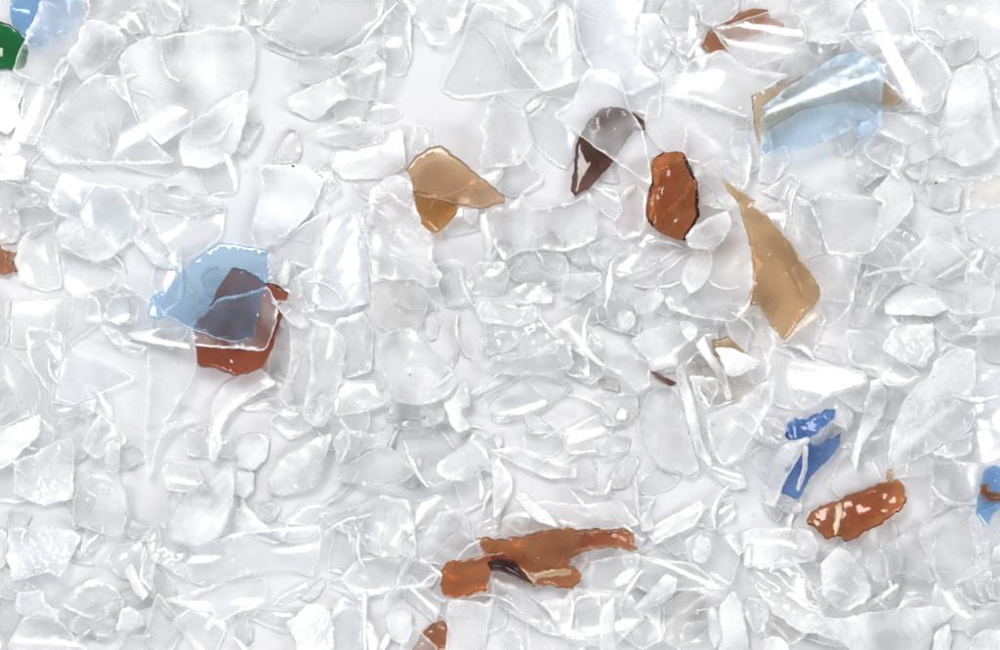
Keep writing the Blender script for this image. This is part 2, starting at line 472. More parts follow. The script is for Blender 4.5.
# ---------------------------------------------------------------- what lies on the table
# layer | style | material | options | description | outline in photograph pixels
COLOURED = r"""
3|h|green|lev=.07 t=.5 milk=.0|dark green flake cut by the picture's edge beside a white-edged clear flake|-22,26 0,21 10,25 19,32 25,40 27,52 24,65 12,69 0,68 -20,60|green flake
3|c|blue|t=.55 bow=1.5 cr=.12 ew=.3|rounded mid blue curved flake half under a clear flake near the green flake|10,-12 9,15 13,26 22,34 28,42 38,47 48,47 49,41 47,38 61,36 72,32 80,23 82,10 76,-6 40,-18|corner blue flake
3|h|caramel|milk=.03|thin tan brown strip with a narrow tip lying under a clear curved flake|702,44 710,30 735,15 752,8 768,10 771,18 784,24 783,28 770,28 748,38 725,48 710,53|tan strip
3|h|tan|lev=.07 milk=.02|long light tan flake mostly covered by the folded pale blue flake|752,95 780,87 815,72 850,65 882,82 890,87 903,100 897,106 880,104 850,100 800,110 768,130 763,146 758,145 754,115|covered tan flake
4|c|ice|lev=.07 bow=1.1 a=22 ew=.8 milk=.17 fold=ice|pale icy blue folded flake with long ridges lying across a tan flake|762,108 786,88 810,73 837,56 850,52 867,54 879,64 882,78 881,115 878,127 864,139 859,136 855,127 813,146 789,153 765,156 762,150|icy blue flake
3|h|dark|lev=.07 cr=.12 milk=.06 ew=.3|dark brown wedge half veiled by a clear triangle with a white edge|602,107 620,108 633,113 643,120 645,130 640,132 634,128 626,143 609,167 590,187 575,197 571,190 577,140 588,122|dark wedge
4|h|amber|lev=.05 bow=.3 milk=.04|flat translucent amber flake with a peaked top and dark cut edge|406,168 415,158 429,147 442,146 466,165 503,195 505,202 480,208 415,195 411,177|amber flake
2|h|orange|lev=.07 milk=.0|flat caramel orange triangle poking out below the amber flake|413,190 458,200 457,214 436,235 419,222 415,205|orange triangle
4|c|redbrown|t=.7 bow=1.2 a=80 milk=.0 ew=.2 cr=.2 fold=curl|thick glossy red-brown curved flake with bright highlights on its rim|650,170 653,158 663,152 683,152 691,168 697,185 699,216 693,226 685,242 668,236 655,228 647,220 646,208 649,190 652,182|red-brown curl
4|h|gold|lev=.07 bow=.6 cr=.06 milk=.0|long amber blade-shaped flake tapering to a hooked point|723,180 727,182 742,193 757,202 753,207 768,217 788,241 805,265 821,291 818,299 800,320 784,340 772,327 760,306 749,305 754,278 752,250 745,225 740,205 730,193|amber blade
5|h|blue|lev=.05 bow=.08 wob=.03 milk=.03 ew=.28|large flat sky blue sheet lying over a dark brown flake|153,297 157,293 163,292 180,273 190,263 218,243 245,246 270,251 267,280 260,303 254,338 235,344 218,339 190,329 170,318|blue sheet
3|h|rust|lev=.07 cr=.1 milk=.03 t=.6|red-brown flake with a knobbed arm under the blue sheet|194,324 212,303 220,285 232,268 246,270 258,278 265,283 272,283 289,293 287,300 278,299 283,310 280,322 272,348 265,365 248,373 236,375 217,368 198,365 195,340|covered brown flake
3|x|redbrown|cr=.7 milk=.12 jag=.25|small crumpled brown crumb cut off by the picture's edge|-12,243 2,246 8,252 16,253 12,259 18,269 10,275 -2,276 -14,268|brown crumb
4|x|navy|cr=.25 milk=.1|small bent navy blue strip lying above a wider navy flake|784,437 787,425 796,418 806,420 828,409 836,411 835,419 820,430 808,442 800,448 793,440|navy strip
3|h|navy|cr=.15 milk=.1|wider navy blue flake half covered by a glossy clear sliver|797,447 806,441 815,446 842,433 840,447 826,463 810,478 799,501 779,491 786,465|wide navy flake
4|h|brown|bow=.9 cr=.12 milk=.05 jag=.14|rust brown capsule-shaped flake with a pale crack and a tiny spike|806,520 813,511 840,500 868,489 890,482 896,481 903,486 907,501 898,512 878,525 847,542 837,536 827,539 815,529|brown capsule
4|h|brown|bow=.5 cr=.08 milk=.06 jag=.17|long torn rust brown strip with a square lobe and a rolled middle|478,539 486,538 507,540 534,534 554,529 602,530 630,530 634,535 633,542 638,549 633,551 602,547 578,554 571,559 569,567 582,573 580,580 573,590 551,586 535,586 520,582 505,567 492,560 483,550|torn brown strip
3|x|redbrown|cr=.2 milk=.05|small red-brown splinter half under a clear flake near the bottom edge|424,631 440,620 446,622 451,640 449,662 420,664 412,650|brown splinter
3|h|midblue|milk=.05|mid blue flake at the picture's edge under a brown hook|974,512 980,490 985,470 994,466 1012,468 1012,498 1003,503 992,515 986,526|edge blue flake
4|r|brown|milk=.05 t=.6|narrow brown hook lying on the blue flake at the edge|981,484 988,484 989,491 1012,494 1012,502 988,501 980,494|brown hook
2|h|tan|milk=.0|small tan brown corner peeking out under white rods|712,341 728,337 746,353 735,365 715,360|brown corner
2|h|dark|milk=.0|tiny dark brown stick peeking out beside a curved glassy hook|650,371 659,373 677,383 671,386 660,381|dark stick
2|s|smoke|milk=.03|smoky brownish clear flake under the crossed white rods|680,365 700,350 745,370 757,385 740,402 715,408 700,385|smoky flake
"""

PARTS = r"""
blue sheet|folded_lip|c|blue|bow=.9 ew=.6|bent lighter blue corner|147,317 152,296 157,294 162,306 168,318 158,320
icy blue flake|folded_lip|r|ice|t=.5 milk=.3|whitened bent tab|856,128 860,122 868,120 877,127 865,138 859,137
torn brown strip|lobe|h|brown|bow=.5 milk=.05 jag=.15|square rust brown lobe|441,572 446,563 476,557 508,552 521,560 513,568 498,568 489,575 487,590 470,596 446,598 441,590
torn brown strip|rolled_strip|r|dark|milk=.0 t=.8|dark rolled middle|487,562 500,558 515,562 525,573 532,583 522,581 505,572 490,570
torn brown strip|peeled_strip|h|tan|milk=.25|pale tan peeled stripe|528,573 565,568 571,570 570,575 534,579
torn brown strip|tail|x|brown|milk=.16 cr=.12|scuffed paler tail|574,532 602,531 629,531 632,536 631,543 635,548 603,545 578,551
brown capsule|spike|r|tan|t=.5 milk=.1|tiny tan spike|887,483 888,471 892,469 893,482
brown capsule|crack|r|tan|t=.4 milk=.5|pale crack|834,507 840,502 843,512 839,524 835,536 832,526 836,517
"""

CLEAR = r"""
3|s|clear|ew=1.1|clear flake with straight bright white edge|47,-12 33,22 20,50 12,70 22,76 45,85 62,78 78,45 90,10 88,-12
4|w|clear|milk=0.43|frosted white blocky chunk|88,20 109,23 122,32 127,44 119,53 109,63 95,74 82,82 75,72 67,57 70,49 79,43 82,28
3|s|grey|bow=.25 milk=.14|large flat pale grey triangle|95,74 115,76 124,81 132,107 142,127 155,142 176,163 55,164 38,150 38,137 63,104 81,86
4|m|clear||small white tab on the grey triangle|107,79 124,77 132,105 119,95 109,88
2|m|clear|bow=1.4 a=75 milk=0.32|big milky curved sheet with soft upright bands|128,47 150,37 166,37 185,33 215,29 243,26 254,37 254,72 248,88 225,102 200,117 180,132 160,145 146,130 132,105 122,78 119,60
3|m|clear|milk=0.39|milky flake with rounded lower tip|248,90 249,103 240,140 228,160 205,168 182,165 178,140 205,113 232,95
2|x|clear|milk=0.52|frosted white flake cut by the edge|-15,70 11,72 24,89 19,107 20,119 10,134 -15,128
1|s|clear||thin low flake with slanting side|24,80 58,86 55,100 39,137 36,146 12,140 20,115
1|x|clear||creased sheet along the top edge|84,-10 150,-12 148,32 135,33 109,22 86,18
2|g|clear||glassy rippled piece along the top edge|150,-10 184,-10 180,30 165,36 148,33
1|s|clear||square thin sheet along the top edge|182,-12 240,-12 242,20 236,28 205,30 182,30
2|x|clear||narrow creased wedge along the top edge|240,-12 262,-12 275,2 262,25 246,25 241,8
3|c|clear|bow=2.4 cr=.12 ew=1.1|large domed flake with rough scratched crown|298,-15 284,10 268,25 257,30 267,38 284,46 302,53 327,55 347,43 365,29 378,20 383,5 380,-15
1|s|grey||grey upright flap beside the domed flake|384,-12 410,-12 412,55 405,75 388,76 383,55
2|c|grey|a=20|grey arched strip under the domed flake|296,60 298,56 332,56 362,44 378,49 375,55 347,70 334,79 314,84 299,81
3|s|clear|ew=1.1|small clear triangle outlined in white|375,54 387,65 381,100 350,98 336,77 350,69
2|m|clear|milk=0.36|pale diamond flake beside a white-outlined triangle|287,97 324,81 338,76 349,98 337,102 314,122 288,108
3|c|clear|a=10|boat-shaped clear flake|313,132 355,115 362,121 385,126 383,140 362,147 327,145
3|k|clear||small glossy chunk banded with light|289,128 297,131 302,150 296,163 270,165 277,142
2|m|clear|milk=0.52|milky flake tucked against the amber|335,150 370,140 403,129 406,165 390,178 345,180 330,165
2|s|clear||thin clear funnel-shaped flake|398,-10 470,-8 462,25 446,45 430,44 415,20
3|s|grey|bow=.8 a=70 ew=.6|large grey bell-shaped flake with curled side|475,4 489,5 509,11 503,28 512,50 527,70 545,90 512,91 481,96 458,98 442,89 443,82 458,50 468,22
2|m|clear|bow=1.8 milk=0.24|curved clear fan with bright rib|514,38 537,25 552,10 565,3 575,15 575,45 587,68 583,79 562,86 542,92 522,66
1|s|grey||small grey flake along the top edge|520,-10 556,-10 552,12 537,24 528,22
2|m|cool|milk=0.30|big bluish white sheet along the top edge|573,-10 645,-12 641,15 638,35 640,60 660,80 630,95 600,80 585,60 577,35
3|m|cool|milk=0.36|rounded bluish white flake|640,14 657,14 671,33 676,43 661,68 648,66 638,53 638,30
2|c|clear|milk=.1|upright curved flake below the bell-shaped flake|494,95 502,95 524,110 527,119 532,145 520,165 479,168 484,137 481,127 489,101
3|w|clear|milk=0.49|tiny white folded nib|524,110 535,96 547,93 542,104 529,113
1|s|grey||grey flat flake under the white nib|546,95 575,100 556,114 580,137 575,155 566,170 550,160 534,145 527,119 542,104
4|s|clear|ew=1.4 milk=.12 bow=.2 lev=.1|large clear triangle with bold white lower edge|557,112 572,103 586,68 618,72 631,113 642,127 653,186 628,170 601,151 578,134
4|c|clear|ew=1.0|round clear curved flake with white lower rim|712,27 727,25 768,11 788,8 803,18 806,38 793,55 773,61 752,67 742,62 727,48
3|x|cool|cr=.5|crinkled bluish glassy piece along the top edge|691,-10 742,-10 738,14 722,24 712,27 701,22 697,10
1|s|grey||thin lilac grey sheet|660,12 672,-8 692,-8 700,25 705,30 688,55 676,50 676,40
4|r|clear|milk=0.90|tiny bright white needle|686,56 699,37 703,40 689,58
2|s|clear|wob=.2|wide clear sheet with a sparkling scratch|665,95 690,60 720,50 742,65 752,70 790,75 755,95 748,118 700,102 672,96
1|s|clear|ew=1.0|broad flat clear sheet with curved upper edge|650,95 672,96 700,102 748,118 747,140 752,160 745,190 725,185 700,165 660,150 643,125
2|s|clear|wob=.2|large clear sheet running down from the top|868,0 846,20 847,40 857,51 880,65 885,82 905,100 925,115 940,110 952,75 940,55 915,35 908,10 890,-8
3|g|clear||small grey glassy chunk|938,48 967,33 978,41 975,56 955,69
4|w|clear|milk=0.34 t=2.4|tall tooth-shaped milky chunk|937,138 945,110 952,75 963,66 980,63 988,72 992,105 994,122 1003,140 990,160 965,168 945,158
4|k|clear|cr=.2|glassy rolled curl|908,148 915,140 930,134 944,135 948,145 935,155 912,164
3|s|clear||rounded clear tongue|878,112 900,112 928,130 925,142 908,145 876,132
2|s|clear|ew=1.|small clear flake with beaded edge|862,147 876,132 908,146 908,163 890,170 870,160
2|x|clear||creased flake cut by the edge|988,62 1012,55 1015,105 995,108
1|m|clear|milk=0.30|broad hazy sheet in the top corner|915,35 910,-10 1012,-10 1012,45 985,60 970,35 940,48
1|x|clear|milk=0.41|broad creased sheet along the top edge|800,-10 868,-10 848,18 846,40 825,45 806,40 803,18 790,8
3|k|clear||long glassy strip from the edge|-15,178 5,180 28,186 58,201 56,208 33,207 0,209 -15,208
2|m|clear|milk=0.41|bright bent flake cut by the edge|-15,170 0,155 20,156 27,160 24,180 0,180
3|s|cool|ew=1.4 milk=.1 bow=.4|flat lilac clear flake with thick white upper rim|63,174 72,175 90,183 114,185 122,192 136,213 146,227 135,238 118,250 100,240 85,222 60,215 50,205
4|w|clear|milk=0.37|rounded frosty white pebble-like chunk|56,234 61,223 74,217 84,221 102,229 112,239 121,249 112,256 96,263 84,259 71,251 60,246
2|s|clear|ew=1.1|fan-shaped clear flake with white lower rim|60,249 71,253 86,259 102,263 119,272 112,284 91,293 74,298 65,287
1|m|clear|milk=0.24|upright hazy sheet|20,241 38,223 55,223 57,246 63,287 43,292 20,282 15,262
1|s|clear||flat rounded flake cut by the edge|-15,207 18,210 22,226 15,242 -15,246
3|x|clear|milk=0.52|upright white strip cut by the edge|-15,294 0,295 10,300 8,345 -15,350
3|k|clear|milk=.2|slanting frosted stick|132,239 137,234 175,264 178,271 158,267 147,258
2|c|grey|a=0|long grey curved scoop|146,190 157,183 175,183 195,193 215,196 225,203 205,213 190,214 155,210 148,206
1|s|clear||low flat flake under the grey scoop|150,213 190,215 225,205 222,235 205,250 180,262 160,240
2|g|clear||small glassy lump with a bright spot|105,300 118,292 127,298 130,320 115,326 108,316
1|s|clear||low broad pale flake|12,300 60,296 75,300 70,330 30,350 10,345
1|s|grey||grey slanting low band|100,325 120,280 150,300 155,325 120,345
4|s|clear|ew=1.3 milk=.06 bow=.1 wob=.03 lev=.04|clear sheet with white border over the covered brown flake|190,325 220,298 250,292 268,286 278,306 277,320 266,350 240,348 195,345
4|r|clear|milk=0.90|white forked sliver|126,334 140,331 164,327 150,336 190,344 193,350 160,345 135,341
2|s|clear|ew=1.2|long upright clear sheet tapering downward|147,330 192,326 196,350 197,368 185,392 170,415 158,440 152,470 147,480 143,440 147,390
3|c|clear|a=85 ew=1.|upright curved rib with white edges|290,315 300,312 309,318 312,366 304,404 298,415 276,395 287,378 291,350
3|c|clear|a=80 ew=1. milk=.12|wide upright rib with rounded lower end|309,322 330,325 341,335 345,348 341,376 332,406 324,428 312,424 302,415 311,378
4|r|clear|milk=0.52|white hooked stub|272,302 279,300 289,302 302,312 309,325 300,330 288,322 278,308
3|m|clear|ew=1.0 milk=0.41|curving white ribbon|262,369 276,384 251,396 228,414 220,432 222,447 214,462 209,457 210,427 213,399 225,383 246,373
1|s|clear||thin low arc between ribbon and rib|240,408 275,396 298,415 290,420 270,408 250,410
3|m|cool|milk=0.30 ew=.9|large pale triangular sheet|313,270 328,221 365,206 366,235 368,262 370,302 345,310 322,310 312,300 316,275
2|s|clear||flat clear sheet with bent top|365,205 378,208 393,228 398,250 400,282 370,282 367,240
2|m|clear|milk=0.47|smooth milky leaf-shaped sheet|260,165 305,165 325,180 310,215 275,245 255,250 250,235 258,205 262,185
1|s|clear||flat faint flake beside the blue|275,245 312,218 330,210 318,250 316,270 280,262
3|r|clear|milk=0.30|little clear drop-shaped knob|282,262 287,257 291,265 287,285 279,287 276,279
1|m|clear||low hazy square flake|290,280 315,265 318,300 300,310 288,300
3|x|clear|cr=.5 milk=.17 ew=1.4|large frosted crumpled flake with ragged white edge|372,190 385,178 400,176 411,180 413,196 420,222 431,234 433,262 442,277 438,287 428,287 415,280 375,278 366,240 368,205
2|x|warm|milk=.12|warm tinted crumpled flake|372,282 390,280 425,284 428,305 423,322 400,335 375,325 370,300
4|w|clear|milk=0.46|small white lump|422,318 433,312 440,325 435,340 428,340
2|c|clear||clear upright shell|335,320 365,312 374,335 371,372 345,378 340,345
3|k|clear|t=2.|large clear rounded prism|374,338 400,328 412,328 432,348 459,378 446,398 425,405 398,403 384,378
2|g|grey|cr=.6|grey rough glassy lump|390,405 420,400 450,402 440,425 400,430 385,420
4|w|clear|milk=0.49 cr=.25|bright white folded shard|467,376 471,406 460,409 472,429 456,434 443,405 452,399
3|k|clear|a=15 ew=.9|long clear bar with white lower edge|489,363 492,357 515,352 568,338 574,368 545,372 519,376 489,374
2|k|grey||grey clear bar below the long bar|487,406 512,383 545,374 572,383 567,392 545,405 525,418 490,415
3|g|clear||lumpy glassy chunk|475,340 488,331 515,330 520,342 505,352 484,356
3|k|clear||clear knob with white rounded end|475,305 483,297 497,304 515,308 535,304 538,318 527,326 485,324 477,315
3|c|clear|bow=1.2|rounded clear lens-shaped flake|508,303 512,289 525,283 542,285 552,290 552,302 530,304
2|c|grey||smooth rounded saddle-shaped flake|518,258 530,254 551,253 565,255 570,267 563,285 552,290 537,283 520,283 507,275
1|s|clear||faint low clear flake|461,282 478,262 505,262 509,277 503,295 470,295
3|c|clear|bow=2.2 a=80 milk=.12|large rolled sheet with ragged end and broad sheen|484,212 512,204 522,193 530,208 552,206 573,202 587,190 598,206 596,238 583,246 562,251 542,249 519,251 505,262 489,236
4|w|clear|milk=0.43|white drip-shaped nib|458,203 481,210 474,227 464,219 463,210
3|r|clear|milk=0.63|upright white sliver|480,214 486,214 493,243 491,260 485,258 481,235
2|s|clear||clear flake with pointed end|562,275 600,272 601,284 580,300 562,295
2|g|clear||glassy flake with sparkling spots|587,247 600,240 615,235 650,250 662,260 640,275 605,272 590,262
5|w|clear|milk=0.46|white glossy chunk leaning on the curl|685,236 692,228 705,220 718,213 728,211 733,226 722,243 709,249 694,249 688,246
4|w|clear|milk=0.31|frosted lump under the white glossy chunk|697,249 711,248 713,270 708,280 690,295 680,282 684,265
4|w|clear|milk=0.43|small white squarish block|632,303 651,287 658,286 666,298 651,315 638,315
4|w|clear|milk=0.46|tiny white cube|616,322 620,308 634,312 634,326 625,332
2|s|clear|bow=.3|wide flat clear sheet beside the blade|658,275 686,254 712,248 735,215 750,235 752,268 752,300 735,322 702,318 671,310 663,295
1|s|clear||narrow clear strip with sparkles|600,275 615,258 646,230 684,245 660,262 618,280
2|c|clear||clear curved flake catching amber light|612,226 625,188 637,183 650,195 646,225 640,235 622,240
2|s|clear|ew=1.|rounded clear collar under the blade's tip|765,325 785,340 800,322 818,305 826,320 815,345 795,358 775,350
2|m|clear|milk=0.30|low broad hazy flake under the tooth|904,171 930,160 965,160 1010,150 1012,168 978,178 955,180 937,182 914,180
3|g|clear|cr=.6|crumpled glassy nugget|925,185 935,178 955,178 962,188 960,210 945,213 930,205
3|m|clear|milk=0.36|curved milky arrowhead flake|871,195 893,172 902,171 914,190 914,208 896,226 880,240 868,254 884,203
2|c|clear|a=80|curved trough-shaped clear flake|810,200 820,193 868,197 884,200 878,226 868,254 826,254 822,236
1|s|clear||wide low sheet under the blade|772,215 790,180 802,192 812,205 826,254 800,262 787,240
2|s|clear|wob=.2|clear flake with bright splash|805,262 828,254 861,254 855,287 851,307 833,325 818,325 822,295
1|k|grey||long grey slanting strip|889,254 884,270 868,302 858,328 850,330 853,305 862,275 872,258
2|r|clear|milk=0.21|narrow clear curved strip|886,269 897,282 878,305 864,327 858,325 870,295
3|c|clear|bow=2. milk=.1|domed clear flake with round bright spot|899,262 905,255 930,236 950,244 975,265 998,288 990,312 955,315 935,290 917,284 901,279
3|m|clear|milk=0.47|smooth milky half-moon flake|885,302 905,285 930,288 948,310 932,316 884,314
1|s|clear||flat pale flake at the edge|957,230 962,215 1010,200 1012,262 985,250
2|x|clear||small creased flake at the edge|980,272 990,246 1010,250 1010,285 995,285
2|s|warm||faint warm flake at the edge|965,210 970,182 1010,170 1012,205 990,208
3|c|grey|bow=1.6 ew=1.|large round grey disc-like flake cut by the edge|-15,345 5,347 25,363 40,386 42,400 33,414 0,428 -15,430
3|s|clear|ew=1.2|clear flake with white knob at its corner|26,332 30,327 50,330 63,333 61,365 52,398 43,386 30,363
3|s|cool|ew=1.3|clear triangle with bold white outline|64,338 75,348 100,357 112,363 133,376 132,381 99,394 74,404 55,399 62,366
1|s|grey||grey crescent flake|50,402 75,404 97,398 94,413 70,419 52,414
3|x|clear|milk=0.52|crumpled white flake cut by the edge|-12,430 5,428 40,415 39,434 25,448 5,468 -12,470
2|x|clear|milk=0.41|frosted rough upright chunk|15,470 20,460 33,455 55,443 71,437 74,443 73,485 72,500 40,505 15,495
2|k|clear|milk=.2|small upright frosted stub|105,447 110,439 121,442 119,472 104,474
2|s|grey||small grey hook under the forked sliver|100,325 118,332 127,342 147,348 143,354 125,353 112,342
4|w|clear|milk=0.46|glossy white rounded block|236,450 243,434 263,434 270,443 266,460 253,472 238,467
3|w|clear|milk=0.31|smaller white stub under the glossy block|238,468 253,472 255,490 245,500 233,490
4|k|clear|milk=.32 t=2.2|bright thick clear prism with broad sheen|266,492 272,467 282,457 326,433 332,435 323,464 316,486 282,497
4|k|clear|milk=.3 t=2.6|large egg-shaped glossy clear chunk|168,542 173,512 190,491 231,464 236,474 231,515 218,539 200,547
3|m|clear|milk=0.52|small white triangle|236,510 245,505 272,532 231,532
3|k|clear||small clear knob with dark rim|255,503 275,498 281,510 272,520 256,520
3|k|clear|milk=.12|clear bar with white band along its top|335,474 384,443 395,450 418,470 400,485 370,486 340,482
2|g|grey||glassy rippled wedge above the banded bar|333,440 345,428 370,435 395,425 392,442 360,455 338,468
1|s|clear||low flat square flake|337,381 375,381 386,404 365,412 334,416
4|c|clear|bow=2. milk=.2|short rolled tube-like piece with bright sheen|436,470 439,462 473,440 486,450 490,467 466,481 448,480
4|w|clear|milk=0.43 t=.9|upright curved white strip|490,457 500,459 514,481 510,498 493,522 493,491
3|w|clear|milk=0.43 t=.9|short slanting white strip|513,495 524,491 548,512 561,529 534,520
2|s|clear|ew=1.|long faint blade-like sheet|489,450 517,447 545,455 578,465 575,478 547,478 520,466
4|w|clear|milk=0.37|tiny pale drop|493,437 502,432 503,445 498,450
2|g|clear||small beaded clear flake|523,415 535,413 550,425 556,433 530,435
2|s|clear||clear flake among rubble|558,432 600,413 615,425 600,450 570,455
4|c|grey|bow=1.3|curved glassy hook|585,354 590,333 598,343 626,348 650,365 650,385 636,392 622,375 600,365
2|k|smoke|milk=.0|small dark grey glassy flake under the hook|598,380 617,376 620,392 604,390
3|m|clear|milk=0.30|smooth milky flake beside the white rods|630,340 651,327 684,325 694,335 676,355 678,365 652,371 648,360
3|k|clear|fold=ribs|clear block with upright ridges|639,411 651,388 673,387 686,420 701,470 691,477 661,470 642,444
5|r|clear|milk=0.63|long white bone-like rod|676,368 684,362 688,381 696,406 702,439 714,465 709,467 696,452 686,416 679,386
5|r|clear|milk=0.58|shorter slanting white rod with rounded end|694,345 704,335 709,348 727,378 732,399 727,402 717,376 707,363
4|w|clear|milk=0.41|white knuckle joining the rods|679,320 694,322 698,335 689,343 684,335
4|m|clear|milk=0.63|small white triangular fin|714,348 732,348 760,361 755,368 737,376 727,376 722,361
3|s|clear|ew=1.2 bow=.6|sail-shaped clear flake with white outer edge|707,416 742,401 762,382 774,383 772,401 752,437 740,457 724,466 712,452 708,432
2|m|clear||clear kite-shaped flake behind the rods|688,375 717,378 718,391 709,409 699,404
4|w|clear|milk=0.49|tiny white chip|615,419 620,405 628,410 627,418
3|k|clear||clear rounded nugget|592,440 610,433 630,437 628,452 600,458
2|g|clear||glassy lump under the hook|600,395 620,393 636,395 640,410 625,428 604,425 598,410
5|r|clear|milk=.3 t=1.2|glossy clear sliver over the navy flake|762,495 769,467 782,444 806,437 810,440 796,461 782,488 776,508 765,506
5|r|clear|milk=0.80 t=.5|thin white thread across the navy flake|803,445 808,447 807,470 800,492 797,490 803,468
3|k|clear||small clear lump below the navy flake|775,505 800,502 803,512 785,513
3|s|clear|ew=1.1 bow=.4|clear triangle outlined in white above the navy|790,360 803,363 830,366 861,371 867,381 863,386 830,396 805,411 795,405 785,380
2|s|clear||clear flake with sparkling edge|770,345 790,352 800,362 800,395 795,412 775,405 765,375
4|m|clear|milk=0.69|upright curled white strip|871,381 879,378 886,391 884,414 861,447 856,472 852,460 855,442 863,416
3|c|clear|bow=1.4 milk=.16|large bright clear flake with slanting sides|919,383 930,377 936,362 952,350 975,349 977,396 972,430 942,444 897,468 886,457 891,430 904,401
3|c|clear|bow=1.6 milk=.2|bright highlight-topped flake cut by the edge|975,320 1012,315 1012,365 990,362 978,345
1|s|cool||flat pale sheet cut by the edge|978,372 1012,368 1012,440 990,428 974,430
3|x|clear|milk=0.52 cr=.5|crumpled white flake|881,350 889,330 914,324 935,325 935,350 925,367 907,363
3|x|clear|milk=0.36|frosted crumbling end|930,452 962,437 972,432 970,455 950,458
1|s|clear||broad flat low sheet|845,330 880,330 895,355 920,375 905,385 885,385 870,372 850,362
2|s|grey|milk=.14 bow=.3|grey flat square flake|932,462 976,462 974,495 955,503 932,518
2|k|clear|cr=.3|square glassy block with sparkles|75,492 85,472 110,468 124,478 129,512 122,535 96,533 72,523
3|x|cool|cr=.6 milk=0.30|bluish crumpled film|8,530 25,526 70,530 80,537 71,558 60,577 50,572 15,580 8,560
2|m|cool||small pale square flake|18,592 42,590 45,604 60,610 55,625 30,618 15,612
4|c|clear|bow=2.2 milk=.3|bright arched piece along the bottom edge|8,645 22,620 40,610 58,618 75,637 95,655 95,665 10,668
2|s|grey||grey hump-backed flake|60,605 76,588 96,577 111,584 122,597 114,604 100,620 85,618
3|k|clear|milk=.15|glossy little wedge with bright face|94,622 97,610 114,600 127,597 118,622 110,637 95,637
3|w|clear|milk=0.37|white fin-shaped chip|122,610 131,606 141,613 145,625 128,632 115,632
3|m|clear|milk=0.47|narrow slanting white shard|124,572 132,563 140,580 149,594 143,600 133,590
1|s|grey||low narrow grey strip|141,558 150,532 158,528 162,540 155,565 152,590 140,580
3|w|clear|milk=0.37|white stub cut by the edge|-12,528 5,530 8,555 2,570 -12,570
3|s|clear|ew=1. bow=1. wob=.2|long clear scoop with white jagged end|185,565 192,550 205,545 233,533 276,528 320,525 322,540 318,558 312,578 295,570 265,570 230,580 205,588 190,582
3|c|clear||clear spoon-shaped flake with curled lip|165,600 195,590 225,583 263,578 268,588 262,605 240,612 215,624 208,632 205,627 215,612 190,608
1|s|grey||short grey strip|272,605 280,595 307,580 310,590 285,605
3|w|clear|milk=0.43|small white sparkling nib|301,598 312,587 322,578 325,585 318,598 308,602
3|x|clear|milk=0.58|frosted white fan along the bottom edge|286,623 300,612 310,604 325,605 333,625 333,660 300,660 293,635
1|s|clear|ew=1.|flat clear panel along the bottom edge|327,607 362,607 362,660 335,660
3|r|clear|milk=0.85|straight upright white thread|362,595 367,592 367,625 368,665 363,665
3|r|clear|milk=0.63|slanting white thread|378,648 400,612 404,616 385,652
4|k|grey|fold=ribs t=1.6 cr=.06|grey-green square block with upright ribs|355,503 381,495 410,501 418,556 398,558 367,556 359,540
2|s|clear|bow=.4|flat wide flake below the ribbed block|340,580 352,594 365,598 398,590 432,586 440,572 425,560 360,557
1|s|grey||low upright grey flake|335,525 355,522 356,560 345,575 327,570
3|x|clear|cr=.4 milk=0.24|tent-shaped clear flake with white crest|420,540 440,512 461,508 474,535 484,557 476,560 440,565 420,562
2|s|clear||thin clear sheet above the strip|500,520 540,500 580,505 620,500 640,525 600,530 560,530 520,535
1|s|clear||broad low clear flake|565,485 622,498 656,495 640,525 595,518
3|c|clear|ew=1.|curved clear flake with two slanting edges|490,577 504,584 514,585 537,607 562,637 542,632 522,620 496,604
3|m|clear|milk=.34|milky upright flake along the bottom edge|448,605 450,598 488,604 494,594 484,650 480,662 445,662
3|m|clear|milk=0.63|white three-pointed flake|540,602 575,597 569,640 552,617
2|s|clear||clear squarish flake|577,597 600,592 602,640 575,640
3|w|clear|milk=0.31|rounded milky disc-like lump|385,615 400,609 411,612 413,632 405,645 390,640
4|s|clear|ew=1. milk=.15|scuffed clear flake over the splinter|400,645 415,625 436,648 440,662 400,668
3|m|clear|milk=0.36 ew=1.|clear wing with frosted upper edge|648,535 655,525 680,512 700,500 705,507 695,525 676,533 655,545
3|w|clear|milk=0.43|short white upright stub|636,505 648,505 655,530 640,533
4|k|clear|milk=.15|small rounded clear tooth|694,541 701,533 711,538 712,552 702,564 692,560
2|s|grey|ew=.5|kite-shaped grey flake behind the rounded tooth|685,540 700,530 722,528 735,545 742,555 730,587 700,570 690,562
3|s|grey||small grey tab|724,537 732,533 743,551 738,556
4|r|clear|milk=0.69|short white peg|745,546 752,546 751,566 743,566
4|w|clear|milk=0.41|slanting frosted finger-like lump|632,610 646,594 666,574 678,578 677,589 664,603 650,606
1|c|clear||half-round clear flake|618,605 660,606 662,640 640,650 625,632
2|c|warm|milk=.05|clear shell with golden highlights|664,604 690,590 717,592 720,612 702,637 676,648 662,640
3|m|clear|milk=0.52|pointed milky tooth along the bottom edge|718,620 720,605 732,589 742,607 750,650 748,665 720,665
4|r|clear|milk=0.80|narrow white wavy strip|707,607 714,607 722,637 715,650 709,640
3|m|clear|milk=0.58|white upright sliver along the bottom edge|600,610 615,595 613,640 618,662 600,662
1|s|clear||wide low sheet with gently curved edge|620,552 646,557 692,563 728,588 718,592 685,590 655,595 630,585
1|s|grey||flat grey low flake|590,562 640,552 635,580 610,595 590,590
2|m|clear|milk=0.41 bow=1.2|smooth milky cushion-like flake|742,532 760,528 793,528 820,540 815,560 780,568 745,566
4|w|clear|milk=0.25|rounded milky stub with smooth end|796,529 810,530 819,545 813,559 797,557
